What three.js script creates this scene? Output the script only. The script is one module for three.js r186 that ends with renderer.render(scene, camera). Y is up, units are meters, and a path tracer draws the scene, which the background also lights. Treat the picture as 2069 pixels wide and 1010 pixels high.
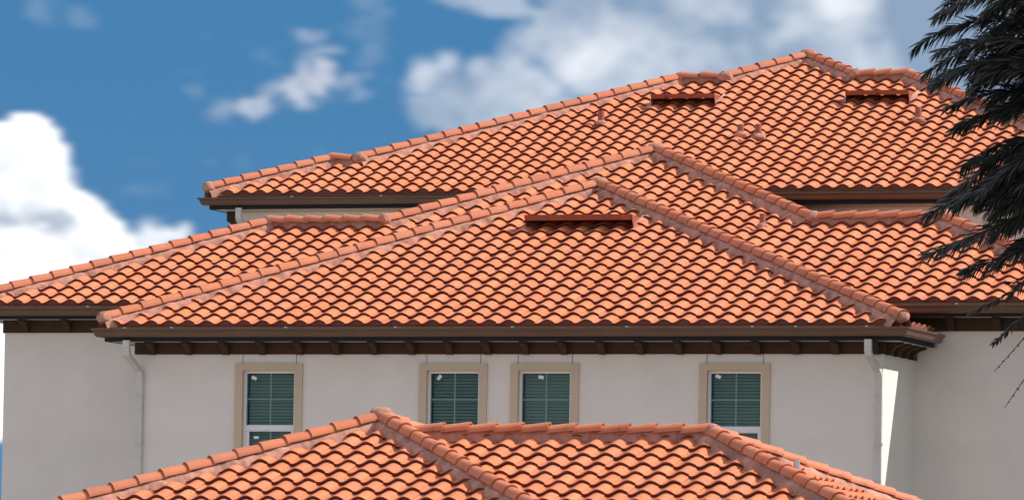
import * as THREE from 'three';
import { mergeGeometries } from 'three/addons/utils/BufferGeometryUtils.js';

// ------------------------------------------------------------------ camera, light, exposure
const scene = new THREE.Scene();
const Y0 = 7.12;                                   // ground is y = 0; heights below are given from the front eave
const camera = new THREE.PerspectiveCamera(4.623, 2069 / 1010, 1, 3000);
const YAW = 0.32357, PITCH = 0.06848, ROLL = 0.016658;
camera.position.set(36.568, -5.417 + Y0, 89.525);
camera.lookAt(camera.position.clone().add(new THREE.Vector3(-Math.sin(YAW) * Math.cos(PITCH), Math.sin(PITCH), -Math.cos(YAW) * Math.cos(PITCH))));
camera.rotateZ(ROLL);
camera.updateMatrixWorld(true);
const SUN = new THREE.Vector3(1.02, 1, -0.403).normalize();
const sun = new THREE.DirectionalLight(new THREE.Color(1.0, 0.93, 0.84), 4.8);
sun.position.copy(SUN).multiplyScalar(120).add(new THREE.Vector3(6, 5, 0));
sun.target.position.set(6, 5, 0);
sun.castShadow = true; sun.shadow.mapSize.set(4096, 4096);
Object.assign(sun.shadow.camera, { left: -40, right: 40, top: 40, bottom: -40, near: 1, far: 300 });
scene.add(sun, sun.target);
const renderer = new THREE.WebGLRenderer({ antialias: true });
renderer.toneMapping = THREE.LinearToneMapping;
renderer.toneMappingExposure = 1.2;
renderer.shadowMap.enabled = true;

// ------------------------------------------------------------------ helpers: random, noise
function rng(seed) { let a = seed >>> 0; return () => { a = (a + 0x6D2B79F5) >>> 0; let t = a; t = Math.imul(t ^ (t >>> 15), t | 1); t ^= t + Math.imul(t ^ (t >>> 7), t | 61); return ((t ^ (t >>> 14)) >>> 0) / 4294967296; }; }
function hash(x, y, s) { let h = Math.imul(x | 0, 374761393) + Math.imul(y | 0, 668265263) + Math.imul(s | 0, 1274126177); h = Math.imul(h ^ (h >>> 13), 1274126177); return ((h ^ (h >>> 16)) >>> 0) / 4294967296; }
function vnoise(x, y, s = 0, per = 0) {
  const xi = Math.floor(x), yi = Math.floor(y), fx = x - xi, fy = y - yi, u = fx * fx * fx * (fx * (fx * 6 - 15) + 10), v = fy * fy * fy * (fy * (fy * 6 - 15) + 10);
  const w = (a) => per ? ((a % per) + per) % per : a;
  const a = hash(w(xi), w(yi), s), b = hash(w(xi + 1), w(yi), s), c = hash(w(xi), w(yi + 1), s), d = hash(w(xi + 1), w(yi + 1), s);
  return (a + (b - a) * u + (c - a) * v + (a - b - c + d) * u * v) * 2 - 1;
}
function fbm(x, y, s = 0, oct = 5, per = 0) { let r = 0, a = 0.5, f = 1; for (let i = 0; i < oct; i++) { r += a * vnoise(x * f, y * f, s + i * 17, per ? per * f : 0); f *= 2; a *= 0.5; } return r; }
const clamp = (x, a = 0, b = 1) => Math.min(b, Math.max(a, x));
const smooth = (a, b, x) => { const t = clamp((x - a) / (b - a)); return t * t * (3 - 2 * t); };
const mix = (a, b, t) => a + (b - a) * t;
const V3 = (x, y, z) => new THREE.Vector3(x, y, z);

// ------------------------------------------------------------------ sky (air and clouds by direction)
{
  const SW = 4096, SH = 4096, data = new Float32Array(SW * SH * 4);
  const air = (el) => { const t = smooth(0, 70, el); const h = smooth(6.5, 1.5, el); return [mix(0.055, 0.036, t) + 0.030 * h, mix(0.188, 0.14, t) + 0.030 * h, mix(0.375, 0.34, t) + 0.035 * h]; };
  // the wide sky: broken cumulus all round, on a coarse grid
  const GW = 720, GH = 180, grid = new Float32Array(GW * GH * 3);
  for (let j = 0; j < GH; j++) for (let i = 0; i < GW; i++) {
    const el = (j + 0.5) / GH * 90, az = (i + 0.5) / GW * 2 * Math.PI - Math.PI, r = 1 / (Math.tan(el * Math.PI / 180) + 0.22);
    const px = Math.cos(az) * r * 2.1, py = Math.sin(az) * r * 2.1;
    const d = fbm(px + 7, py + 3, 5, 6), k = smooth(-0.08, 0.22, d), sh = fbm(px * 1.3 + 40, py * 1.3, 77, 4), b = air(el);
    const lit = mix(1.22, 0.55, smooth(-0.15, 0.45, sh + d * 0.5));
    for (let c = 0; c < 3; c++) grid[(j * GW + i) * 3 + c] = mix(b[c], lit * [1.0, 0.99, 0.99][c], k * 0.93);
  }
  const A0 = Math.atan2(-Math.cos(YAW), -Math.sin(YAW)), E0 = PITCH * 180 / Math.PI, DEG = 218.4;
  const blob = (x, y, list) => { let m = -1e9; for (const [cx, cy, r] of list) m = Math.max(m, r - Math.hypot(x - cx, y - cy)); return m; };
  const gauss = (x, y, cx, cy, rx, ry, a) => { const p = (x - cx) * Math.cos(a) + (y - cy) * Math.sin(a), q = -(x - cx) * Math.sin(a) + (y - cy) * Math.cos(a); return Math.exp(-(p * p) / (rx * rx) - (q * q) / (ry * ry)); };
  const LEFT = [[62, 308, 74], [12, 330, 82], [95, 345, 48], [118, 372, 26], [70, 440, 100], [150, 465, 76], [192, 450, 34], [205, 500, 68], [60, 600, 200], [-120, 420, 180], [-60, 640, 260], [215, 590, 110]];
  const RIGHT = [[862, 160, 44], [902, 132, 38], [866, 225, 52], [925, 190, 60], [968, 152, 44], [990, 190, 70], [1040, 130, 52], [1060, 200, 90], [1085, 90, 60], [1130, 80, 80], [1210, 60, 150], [1000, 290, 140], [1430, 90, 230], [1700, 90, 270], [2000, 110, 300], [2300, 150, 320], [1150, -120, 160], [1500, -220, 260], [2000, -300, 380], [1100, 380, 200]];
  const near = (x, y) => {                                                // clouds of this part of the sky, x and y in 1/218 degree
    let col = air(E0 + (505 - y) / DEG);
    const lum = (k, c) => { col = [mix(col[0], c[0], k), mix(col[1], c[1], k), mix(col[2], c[2], k)]; };
    const n1 = fbm(x / 60, y / 60, 11, 6), n2 = fbm(x / 140 + 9, y / 140, 23, 5), n3 = fbm(x / 34, y / 34, 31, 5);
    // faint veils
    lum(0.16 * smooth(0.05, 0.5, fbm(x / 150, y / 110, 41, 6) + 0.9 * (gauss(x, y, 75, 15, 40, 50, 0) + gauss(x, y, 175, 40, 60, 40, 0.3)) - 0.2), [0.60, 0.64, 0.70]);
    // torn wisp in the blue
    const wd = 0.95 * gauss(x, y, 700, 120, 60, 55, 0) + 0.75 * gauss(x, y, 620, 165, 85, 42, -0.7) + 0.7 * gauss(x, y, 500, 215, 62, 32, -0.25) + 0.55 * gauss(x, y, 575, 205, 70, 26, 0) + 0.35 * gauss(x, y, 620, 70, 45, 14, 0.1) + 0.4 * gauss(x, y, 395, 185, 30, 22, -0.6) + 0.3 * gauss(x, y, 740, 180, 60, 25, -0.4) + 0.22 * gauss(x, y, 420, 232, 30, 16, 0) + 0.25 * gauss(x, y, 640, 305, 40, 20, 0);
    const tear = fbm(x / 70, y / 55, 91, 6), wq = wd * (1 + 1.3 * tear + 1.2 * n3) - 0.06;
    lum(0.80 * smooth(0.08, 1.15, wq), [0.56, 0.58, 0.65]);
    // wide bank on the right: puffs along its edge, a soft grey body
    const rd = blob(x, y, RIGHT) + 14 * n1 + 9 * n3 + 10 * n2, edge = smooth(-12, 34, rd), n5 = fbm(x / 260 + 4, y / 150 + 8, 61, 5);
    let g = 0.40 + 0.75 * n5 + 0.22 * n1 + 0.16 * n3 + 0.40 * gauss(x, y, 1180, 110, 110, 55, -0.7) + 0.48 * gauss(x, y, 1690, 25, 70, 60, -0.9) + 0.30 * gauss(x, y, 1590, 60, 60, 30, -0.8) + 0.42 * gauss(x, y, 868, 135, 34, 34, 0) + 0.32 * gauss(x, y, 905, 112, 24, 26, 0) + 0.30 * gauss(x, y, 962, 120, 30, 26, 0) + 0.36 * gauss(x, y, 1070, 60, 50, 50, 0.7) + 0.14 * gauss(x, y, 1430, 60, 160, 70, 0) - 0.25 * gauss(x, y, 970, 235, 150, 60, 0.1) - 0.85 * smooth(1720, 1860, x);
    g = clamp(g);
    const band = (q) => [mix(0.235, 0.76, q), mix(0.325, 0.79, q), mix(0.455, 0.84, q)];
    lum(edge * mix(0.82, 0.97, smooth(10, 110, rd)), band(g));
    lum(0.75 * smooth(0.1, 0.7, gauss(x, y, 1010, 8, 110, 26, 0.1) * (0.9 + 1.2 * n1)), [0.46, 0.52, 0.62]);
    // bright cumulus on the left: a far tower, nearer puffs before it, a wispy skirt beside it
    const sd = gauss(x, y, 300, 500, 75, 46, 0.1) * (1 + 1.5 * n1 + 0.6 * n3) + 0.5 * gauss(x, y, 360, 470, 24, 30, 0) * (1 + 2 * n3);
    lum(0.90 * smooth(0.16, 0.62, sd), [0.80, 0.83, 0.88]);
    const n4 = fbm(x / 14, y / 14, 51, 3), rough = 11 * n1 + 9 * n3 + 6 * n4;
    const puff = (list, soft, c) => lum(smooth(-soft, soft, blob(x, y, list) + rough), c);
    const tone = (q) => [mix(0.98, 0.42, q), mix(1.0, 0.48, q), mix(1.03, 0.57, q)];
    puff(LEFT, 5, tone(clamp(0.05 + 0.2 * n1 + 0.40 * gauss(x, y, -5, 335, 44, 60, 0) * (1 + n1) + 0.12 * n3)));
    puff([[10, 412, 60], [58, 418, 58], [92, 446, 46], [122, 472, 38], [-60, 420, 80]], 8, tone(clamp(0.26 + 0.40 * n1 + 0.2 * n3 + 0.80 * gauss(x, y, 100, 446, 60, 28, 0.15) * (1 + 0.9 * n3) + 0.5 * gauss(x, y, 15, 452, 44, 18, 0))));
    puff([[30, 545, 78], [95, 552, 70], [-30, 535, 70], [140, 574, 60]], 12, tone(clamp(0.12 + 0.35 * n1 + 0.2 * n3)));
    puff([[165, 512, 30], [195, 532, 32], [142, 498, 24], [205, 562, 48]], 12, tone(clamp(0.40 + 0.5 * n1 + 0.3 * n3)));
    return col;
  };
  const cr = Math.cos(ROLL), sr = Math.sin(ROLL);
  for (let j = 0; j < SH; j++) {
    const el = ((j + 0.5) / SH - 0.5) * 180, cosel = Math.cos(el * Math.PI / 180);
    for (let i = 0; i < SW; i++) {
      const o = (j * SW + i) * 4; data[o + 3] = 1;
      if (el <= 0) { data[o] = 0.20; data[o + 1] = 0.20; data[o + 2] = 0.19; continue; }
      const az = (i + 0.5) / SW * 2 * Math.PI - Math.PI;
      let da = (az - A0) * 180 / Math.PI; if (da > 180) da -= 360; if (da < -180) da += 360;
      const gx = (i + 0.5) / SW * GW - 0.5, gy = clamp(el / 90 * GH - 0.5, 0, GH - 1.001), x0 = Math.floor(gx), y0 = Math.floor(gy), fx = gx - x0, fy = gy - y0;
      const xa = (x0 + GW) % GW, xb = (x0 + 1) % GW, ya = y0, yb = Math.min(y0 + 1, GH - 1);
      const wide = [0, 1, 2].map((c) => mix(mix(grid[(ya * GW + xa) * 3 + c], grid[(ya * GW + xb) * 3 + c], fx), mix(grid[(yb * GW + xa) * 3 + c], grid[(yb * GW + xb) * 3 + c], fx), fy));
      let k = 0, col = wide;
      const a = da * cosel * DEG, b = (el - E0) * DEG;
      if (Math.abs(da) < 9 && Math.abs(el - E0) < 6) {
        k = (1 - smooth(1150, 1700, Math.abs(a))) * (1 - smooth(560, 1000, Math.abs(b)));
        if (k > 0) { const n = [0, 0, 0]; for (let q = 0; q < 8; q++) { const a2 = a + ((q % 4) - 1.5) * 0.22 * 19.2, b2 = b + ((q >> 2) - 0.5) * 0.5 * 9.6, m = near(1034.5 + a2 * cr + b2 * sr, 505 - (b2 * cr - a2 * sr)); for (let c = 0; c < 3; c++) n[c] += m[c] / 8; } col = [0, 1, 2].map((c) => mix(wide[c], n[c], k)); }
      }
      data[o] = col[0]; data[o + 1] = col[1]; data[o + 2] = col[2];
    }
  }
  { // the lookup smooths the picture; undo that for this part of the sky, where the clouds have fine detail
    const ic = Math.round((A0 + Math.PI) / (2 * Math.PI) * SW), jc = Math.round((E0 / 180 + 0.5) * SH), i0 = ic - 80, i1 = ic + 80, j0 = Math.max(SH / 2 + 2, jc - 110), j1 = jc + 90, w = i1 - i0, h = j1 - j0;
    for (let c = 0; c < 3; c++) {
      const src = new Float32Array(w * h); for (let j = 0; j < h; j++) for (let i = 0; i < w; i++) src[j * w + i] = data[((j + j0) * SW + i + i0) * 4 + c];
      const cur = src.slice(), bl = new Float32Array(w * h), at = (b, i, j) => b[clamp(j, 0, h - 1) * w + clamp(i, 0, w - 1)];
      const lo = new Float32Array(w * h), hi = new Float32Array(w * h); for (let j = 0; j < h; j++) for (let i = 0; i < w; i++) { let a = 9, b = 0; for (let y = -1; y <= 1; y++) for (let x = -1; x <= 1; x++) { const q = at(src, i + x, j + y); a = Math.min(a, q); b = Math.max(b, q); } lo[j * w + i] = a * 0.94; hi[j * w + i] = b * 1.06; }
      for (let it = 0; it < 4; it++) {
        for (let j = 0; j < h; j++) for (let i = 0; i < w; i++) { let v = 0; for (let b = -1; b <= 1; b++) for (let a = -1; a <= 1; a++) v += (a ? 1 : 4) * (b ? 1 : 4) * at(cur, i + a, j + b); bl[j * w + i] = v / 36; }
        for (let k = 0; k < w * h; k++) cur[k] = clamp(cur[k] + src[k] - bl[k], lo[k], hi[k]);
      }
      for (let j = 0; j < h; j++) for (let i = 0; i < w; i++) data[((j + j0) * SW + i + i0) * 4 + c] = cur[j * w + i];
    }
  }
  const tex = new THREE.DataTexture(data, SW, SH, THREE.RGBAFormat, THREE.FloatType);
  tex.mapping = THREE.EquirectangularReflectionMapping; tex.magFilter = THREE.LinearFilter; tex.needsUpdate = true;
  scene.background = tex; scene.environment = tex;
}

// ------------------------------------------------------------------ textures and materials
function makeTexture(size, f, srgb = false, rep = 1) {
  const d = new Uint8Array(size * size * 4);
  for (let j = 0; j < size; j++) for (let i = 0; i < size; i++) { const c = f(i / size, j / size), o = (j * size + i) * 4; for (let k = 0; k < 3; k++) d[o + k] = clamp(c[k]) * 255; d[o + 3] = 255; }
  const t = new THREE.DataTexture(d, size, size, THREE.RGBAFormat);
  t.wrapS = t.wrapT = THREE.RepeatWrapping; t.magFilter = THREE.LinearFilter; t.minFilter = THREE.LinearMipmapLinearFilter; t.generateMipmaps = true;
  if (srgb) t.colorSpace = THREE.SRGBColorSpace; t.repeat.set(rep, rep); t.needsUpdate = true; return t;
}
// clay paint: mottling, fine grain, small dark specks and a few scuffs (covers 2 m)
const speckRand = rng(91), specks = Array.from({ length: 150 }, () => [speckRand(), speckRand(), 0.0012 + 0.0022 * speckRand() ** 2, 0.25 + 0.5 * speckRand(), 1 + 2 * speckRand()]);
const scuffs = Array.from({ length: 34 }, () => [0.05 + 0.9 * speckRand(), 0.05 + 0.9 * speckRand(), 0.008 + 0.02 * speckRand(), 0.3 + 0.6 * speckRand(), 0.5 + 1.4 * speckRand()]);
const clayTex = makeTexture(1024, (u, v) => {
  let m = 0.90 + 0.10 * fbm(u * 12, v * 12, 3, 5, 12) + 0.05 * vnoise(u * 256, v * 256, 9, 256) + 0.05 * fbm(u * 40, v * 6, 61, 3, 0) * smooth(0, 0.1, u) * smooth(0, 0.1, 1 - u) * smooth(0, 0.1, v) * smooth(0, 0.1, 1 - v);
  const w = 0.5 + fbm(u * 7, v * 7, 15, 4, 7);
  let r = m * mix(1, 1.02, w), g = m * mix(0.98, 1.05, w), b = m * mix(0.95, 1.12, w);
  for (const [x, y, s, k, e] of specks) { const q = Math.hypot((u - x), (v - y) / e); if (q < s * 2) { const a = k * (1 - smooth(s, s * 2, q)); r *= 1 - a; g *= 1 - a; b *= 1 - a; } }
  for (const [x, y, s, k, e] of scuffs) { const q = Math.hypot((u - x) * e, v - y) / s + 0.5 * fbm(u * 60, v * 60, 19, 3, 60); if (q < 1) { const a = k * (1 - smooth(0.45, 1, q)); r *= 1 - 0.45 * a; g *= 1 - 0.5 * a; b *= 1 - 0.5 * a; } }
  return [r, g, b];
});
const clayBump = makeTexture(512, (u, v) => { const h = 0.5 + 0.4 * fbm(u * 40, v * 40, 21, 4, 40); return [h, h, h]; });
const mortarTex = makeTexture(512, (u, v) => {
  const a = fbm(u * 8, v * 8, 7, 6, 8), b = smooth(0.1, 0.5, fbm(u * 14, v * 14, 71, 5, 14)), c = smooth(0.25, 0.5, fbm(u * 22, v * 22, 81, 4, 22));
  const m = 0.80 + 0.42 * a; return [m * (1 - 0.10 * c) + 0.10 * b, m * (1 - 0.22 * c) + 0.16 * b, m * (1 - 0.26 * c) + 0.18 * b];
});
const stuccoTex = makeTexture(1024, (u, v) => { const m = 0.95 + 0.05 * fbm(u * 5, v * 5, 33, 5, 5) + 0.025 * fbm(u * 90, v * 90, 35, 3, 90); return [m, m * (0.995 + 0.01 * fbm(u * 3, v * 3, 37, 2, 3)), m]; });
const stuccoBump = makeTexture(1024, (u, v) => { const h = 0.5 + 0.3 * fbm(u * 60, v * 60, 43, 4, 60) + 0.25 * fbm(u * 6, v * 6, 44, 3, 6); return [h, h, h]; });
const woodTex = makeTexture(512, (u, v) => { const m = 0.88 + 0.14 * fbm(u * 4, v * 30, 53, 4, 0) * smooth(0, 0.05, u) * smooth(0, 0.05, 1 - u) + 0.08 * fbm(u * 8, v * 8, 55, 4, 8); return [m, m, m]; });
const std = (o) => new THREE.MeshStandardMaterial(o), rgb = (r, g, b) => new THREE.Color().setRGB(r, g, b);
const CLAY = [0.68, 0.208, 0.092];
const tints = [[1, 1, 1], [1.06, 1.05, 1.0], [0.91, 0.92, 0.94], [1.02, 0.95, 0.88], [0.97, 1.03, 1.10], [1.03, 1.10, 1.16]];
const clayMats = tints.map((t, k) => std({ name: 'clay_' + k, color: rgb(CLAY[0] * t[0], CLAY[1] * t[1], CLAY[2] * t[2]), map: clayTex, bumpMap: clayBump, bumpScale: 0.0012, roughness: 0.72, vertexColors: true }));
const capMats = tints.map((t, k) => std({ name: 'cap_clay_' + k, color: rgb(0.60 * t[0], 0.192 * t[1], 0.092 * t[2]), map: clayTex, bumpMap: clayBump, bumpScale: 0.0012, roughness: 0.7, vertexColors: true }));
const clayStuff = std({ name: 'clay_field', color: rgb(...CLAY), map: clayTex, bumpMap: clayBump, bumpScale: 0.0012, roughness: 0.72, vertexColors: true });
const M = {
  mortar: std({ color: rgb(0.56, 0.275, 0.205), map: mortarTex, bumpMap: mortarTex, bumpScale: 0.008, roughness: 0.9 }),
  closure: std({ color: rgb(0.26, 0.085, 0.05), map: clayTex, roughness: 0.8 }),
  deck: std({ color: rgb(0.30, 0.13, 0.09), roughness: 0.95 }),
  stucco: std({ color: rgb(0.83, 0.765, 0.705), map: stuccoTex, bumpMap: stuccoBump, bumpScale: 0.002, roughness: 0.92 }),
  trim: std({ color: rgb(0.64, 0.50, 0.365), map: stuccoTex, bumpMap: stuccoBump, bumpScale: 0.0015, roughness: 0.9 }),
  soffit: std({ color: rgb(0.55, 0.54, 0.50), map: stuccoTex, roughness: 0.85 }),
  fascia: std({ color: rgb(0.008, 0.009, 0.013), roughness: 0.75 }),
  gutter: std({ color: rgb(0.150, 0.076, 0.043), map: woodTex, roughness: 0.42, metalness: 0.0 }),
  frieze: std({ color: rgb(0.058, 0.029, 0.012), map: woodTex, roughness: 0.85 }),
  spout: std({ color: rgb(0.66, 0.63, 0.60), map: woodTex, roughness: 0.45 }),
  frame: std({ color: rgb(0.80, 0.80, 0.83), roughness: 0.4 }),
  slat: std({ color: rgb(0.62, 0.64, 0.60), roughness: 0.5 }),
  sticker: std({ color: rgb(0.85, 0.85, 0.85), roughness: 0.6 }),
  vent: std({ color: rgb(0.34, 0.105, 0.07), map: clayTex, roughness: 0.38 }),
  lead: std({ color: rgb(0.55, 0.55, 0.57), roughness: 0.3, metalness: 0.85 }),
  glass: new THREE.MeshPhysicalMaterial({ color: rgb(0.50, 0.62, 0.54), transmission: 1, thickness: 0, roughness: 0.02, ior: 1.5 }),
  floor: std({ color: rgb(0.25, 0.22, 0.2), roughness: 0.9 }),
};

// ------------------------------------------------------------------ object helpers
const taken = {};
function numbered(name) { const n = taken[name] = (taken[name] ?? -1) + 1; return n ? name + '_' + String(n).padStart(3, '0') : name; }
function shade(o) { o.castShadow = o.receiveShadow = true; return o; }
function thing(name, label, category, base, group) { const g = new THREE.Group(); g.name = numbered(name); g.position.copy(base); g.userData = { label, category, base }; if (group) g.userData.group = group; scene.add(g); return g; }
function part(t, name, geo, mat, label) { const m = shade(new THREE.Mesh(geo, mat)); m.name = name; m.position.copy(t.userData.base).negate(); if (label) m.userData.label = label; t.add(m); return m; }   // geometry in world axes
function sub(p, name, geo, mat, label) { const m = shade(new THREE.Mesh(geo, mat)); m.name = name; if (label) m.userData.label = label; p.add(m); return m; }
function structure(name, geo, mat) { const m = shade(new THREE.Mesh(geo, mat)); m.name = name; m.userData.kind = 'structure'; scene.add(m); return m; }
function geoOf(pos, idx, uv, nrm, col) {
  const g = new THREE.BufferGeometry(); g.setAttribute('position', new THREE.Float32BufferAttribute(pos, 3));
  if (uv) g.setAttribute('uv', new THREE.Float32BufferAttribute(uv, 2)); if (idx) g.setIndex(idx);
  if (nrm) g.setAttribute('normal', new THREE.Float32BufferAttribute(nrm, 3)); else g.computeVertexNormals();
  if (col) g.setAttribute('color', new THREE.Float32BufferAttribute(col, 3)); return g;
}
function box(x0, x1, y0, y1, z0, z1, y = Y0) {       // corner box, uv in metres
  const g = new THREE.BoxGeometry(x1 - x0, y1 - y0, z1 - z0).toNonIndexed(); g.translate((x0 + x1) / 2, (y0 + y1) / 2 + y, (z0 + z1) / 2); return boxUV(g);
}
function boxUV(g, k = 0.5) { const p = g.attributes.position, n = g.attributes.normal, uv = new Float32Array(p.count * 2); for (let i = 0; i < p.count; i++) { const ax = Math.abs(n.getX(i)), ay = Math.abs(n.getY(i)), az = Math.abs(n.getZ(i)); const [a, b] = ay > ax && ay > az ? [p.getX(i), p.getZ(i)] : ax > az ? [p.getZ(i), p.getY(i)] : [p.getX(i), p.getY(i)]; uv[2 * i] = a * k; uv[2 * i + 1] = b * k; } g.setAttribute('uv', new THREE.BufferAttribute(uv, 2)); return g; }
// a profile (outward, height) carried along a run of points whose mitre directions are given
function sweep(path, profile, closed = true) {
  const pos = [], n = profile.length, m = closed ? n : n - 1;
  const at = (k, j) => { const [x, z, dx, dz] = path[k], [o, y] = profile[j % n]; return [x + dx * o, y + Y0, z + dz * o]; };
  const quad = (a, b, c, d) => pos.push(...a, ...b, ...c, ...a, ...c, ...d);
  for (let k = 0; k + 1 < path.length; k++) for (let j = 0; j < m; j++) quad(at(k, j), at(k + 1, j), at(k + 1, j + 1), at(k, j + 1));
  for (const k of [0, path.length - 1]) { const tri = THREE.ShapeUtils.triangulateShape(profile.map((q) => new THREE.Vector2(...q)), []); for (const t of tri) for (const j of t) pos.push(...at(k, j)); }
  const g = new THREE.BufferGeometry(); g.setAttribute('position', new THREE.Float32BufferAttribute(pos, 3)); g.computeVertexNormals(); return boxUV(g);
}
const uPath = (xl, xr, zf, zb) => [[xl, zb, -1, 0], [xl, zf, -1, 1], [xr, zf, 1, 1], [xr, zb, 1, 0]];
const poly = (pts) => { const pos = []; for (let i = 1; i + 1 < pts.length; i++) pos.push(...pts[0], ...pts[i], ...pts[i + 1]); const g = new THREE.BufferGeometry(); g.setAttribute('position', new THREE.Float32BufferAttribute(pos.map((v, i) => i % 3 === 1 ? v + Y0 : v), 3)); g.computeVertexNormals(); return boxUV(g); };

// ------------------------------------------------------------------ clay roof tiles
const W = 0.31, L = 0.35447, SL = 0.37598, T = Math.tan(SL), CS = Math.cos(SL), SN = Math.sin(SL), H = 0.059, LIP = 0.042, SEG = 12;
const hAt = (u) => { const t = u / W, s = 0.5 - 0.5 * Math.cos(2 * Math.PI * (t - 0.18)); return H * Math.pow(s, 0.94) - 0.013 * (1 - smooth(0, 0.30, t)); };
const CREST = 0.68 * W, END_TONE = [0.26, 0.17, 0.16];
function tileGeometry(du, dv) {
  const pos = [], nrm = [], uv = [], idx = [], len = L + 0.03;
  const us = Array.from({ length: SEG + 1 }, (_, k) => k / SEG * W);
  const norm = (u) => { const e = 1e-3, s = (hAt(Math.min(u + e, W)) - hAt(Math.max(u - e, 0))) / (Math.min(u + e, W) - Math.max(u - e, 0)), q = V3(-s, 1, -LIP / L).normalize(); return [q.x, q.y, q.z]; };
  for (let r = 0; r < 2; r++) for (const u of us) { const v = r * len; pos.push(u, hAt(u) - H - LIP * v / L, -v); nrm.push(...norm(u)); uv.push(u / 2 + du, v / 2 + dv); }
  const n = SEG + 1;
  for (let k = 0; k < SEG; k++) idx.push(k, k + 1, n + k + 1, k, n + k + 1, n + k);
  let o = pos.length / 3;                                                    // the thick lower end
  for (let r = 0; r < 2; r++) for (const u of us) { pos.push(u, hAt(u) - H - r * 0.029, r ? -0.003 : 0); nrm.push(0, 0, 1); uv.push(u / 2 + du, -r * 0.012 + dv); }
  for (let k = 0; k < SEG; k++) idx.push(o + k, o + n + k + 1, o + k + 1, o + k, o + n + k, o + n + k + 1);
  o = pos.length / 3;                                                        // free edge over the next tile
  for (let r = 0; r < 2; r++) for (const v of [0, len]) { pos.push(W, hAt(W) - H - LIP * v / L - r * 0.014, -v); nrm.push(1, 0, 0); uv.push(W / 2 + du + r * 0.01, v / 2 + dv); }
  idx.push(o, o + 2, o + 1, o + 1, o + 2, o + 3);
  const col = []; for (let k = 0; k < pos.length / 3; k++) { const lowEnd = k >= 2 * n && k < 4 * n; col.push(...(lowEnd ? END_TONE : [1, 1, 1])); }   // face untinted, lower end tinted much darker
  return geoOf(pos, idx, uv, nrm, col);
}
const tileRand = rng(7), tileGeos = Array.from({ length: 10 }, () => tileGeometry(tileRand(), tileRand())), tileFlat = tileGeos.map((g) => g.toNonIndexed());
class Face {                                                                 // U along the eave, Vv up the slope, N out
  constructor(O, dir, sl = SL) { const c = Math.cos(sl), s = Math.sin(sl); this.O = O; [this.U, this.Vv, this.N] = dir === 'front' ? [V3(1, 0, 0), V3(0, s, -c), V3(0, c, s)] : [V3(0, 0, -1), V3(-c, s, 0), V3(s, c, 0)]; this.q = new THREE.Quaternion().setFromRotationMatrix(new THREE.Matrix4().makeBasis(this.U, this.N, this.Vv.clone().negate())); this.m = new THREE.Matrix4().makeBasis(this.U, this.N, this.Vv.clone().negate()).setPosition(O); }
  at(u, v, n = 0) { return this.O.clone().addScaledVector(this.U, u).addScaledVector(this.Vv, v).addScaledVector(this.N, n); }
  uv(p) { const d = p.clone().sub(this.O); return [d.dot(this.U), d.dot(this.Vv)]; }
}
function clipGeo(g, halfplanes) {                                            // g: non-indexed in face axes (x, y, -v); keeps a*x + b*v + c >= 0
  let tris = []; const P = g.attributes.position.array, N = g.attributes.normal.array, Q = g.attributes.uv.array, K = g.attributes.color.array;
  for (let i = 0; i < P.length / 3; i += 3) tris.push([0, 1, 2].map((k) => { const j = i + k; return [P[3 * j], P[3 * j + 1], P[3 * j + 2], N[3 * j], N[3 * j + 1], N[3 * j + 2], Q[2 * j], Q[2 * j + 1], K[3 * j], K[3 * j + 1], K[3 * j + 2]]; }));
  for (const [a, b, c] of halfplanes) {
    const out = [];
    for (const t of tris) {
      const d = t.map((v) => a * v[0] - b * v[2] + c), r = [];
      for (let k = 0; k < 3; k++) { const m = (k + 1) % 3; if (d[k] >= 0) r.push(t[k]); if ((d[k] >= 0) !== (d[m] >= 0)) { const f = d[k] / (d[k] - d[m]); r.push(t[k].map((v, i) => v + (t[m][i] - v) * f)); } }
      for (let k = 1; k + 1 < r.length; k++) out.push([r[0], r[k], r[k + 1]]);
    }
    tris = out;
  }
  return tris;
}
function inPoly(x, y, pts) { let c = false; for (let i = 0, j = pts.length - 1; i < pts.length; j = i++) { const [xi, yi] = pts[i], [xj, yj] = pts[j]; if ((yi > y) !== (yj > y) && x < (xj - xi) * (y - yi) / (yj - yi) + xi) c = !c; } return c; }
const viewProj = new THREE.Matrix4().multiplyMatrices(camera.projectionMatrix, camera.matrixWorldInverse);
const seen = (p) => { const q = p.clone().applyMatrix4(viewProj); return [(q.x + 1) * 1034.5, (1 - q.y) * 505]; };
const hiders = [];                                                           // outlines of nearer roofs, to know which tiles show
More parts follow.
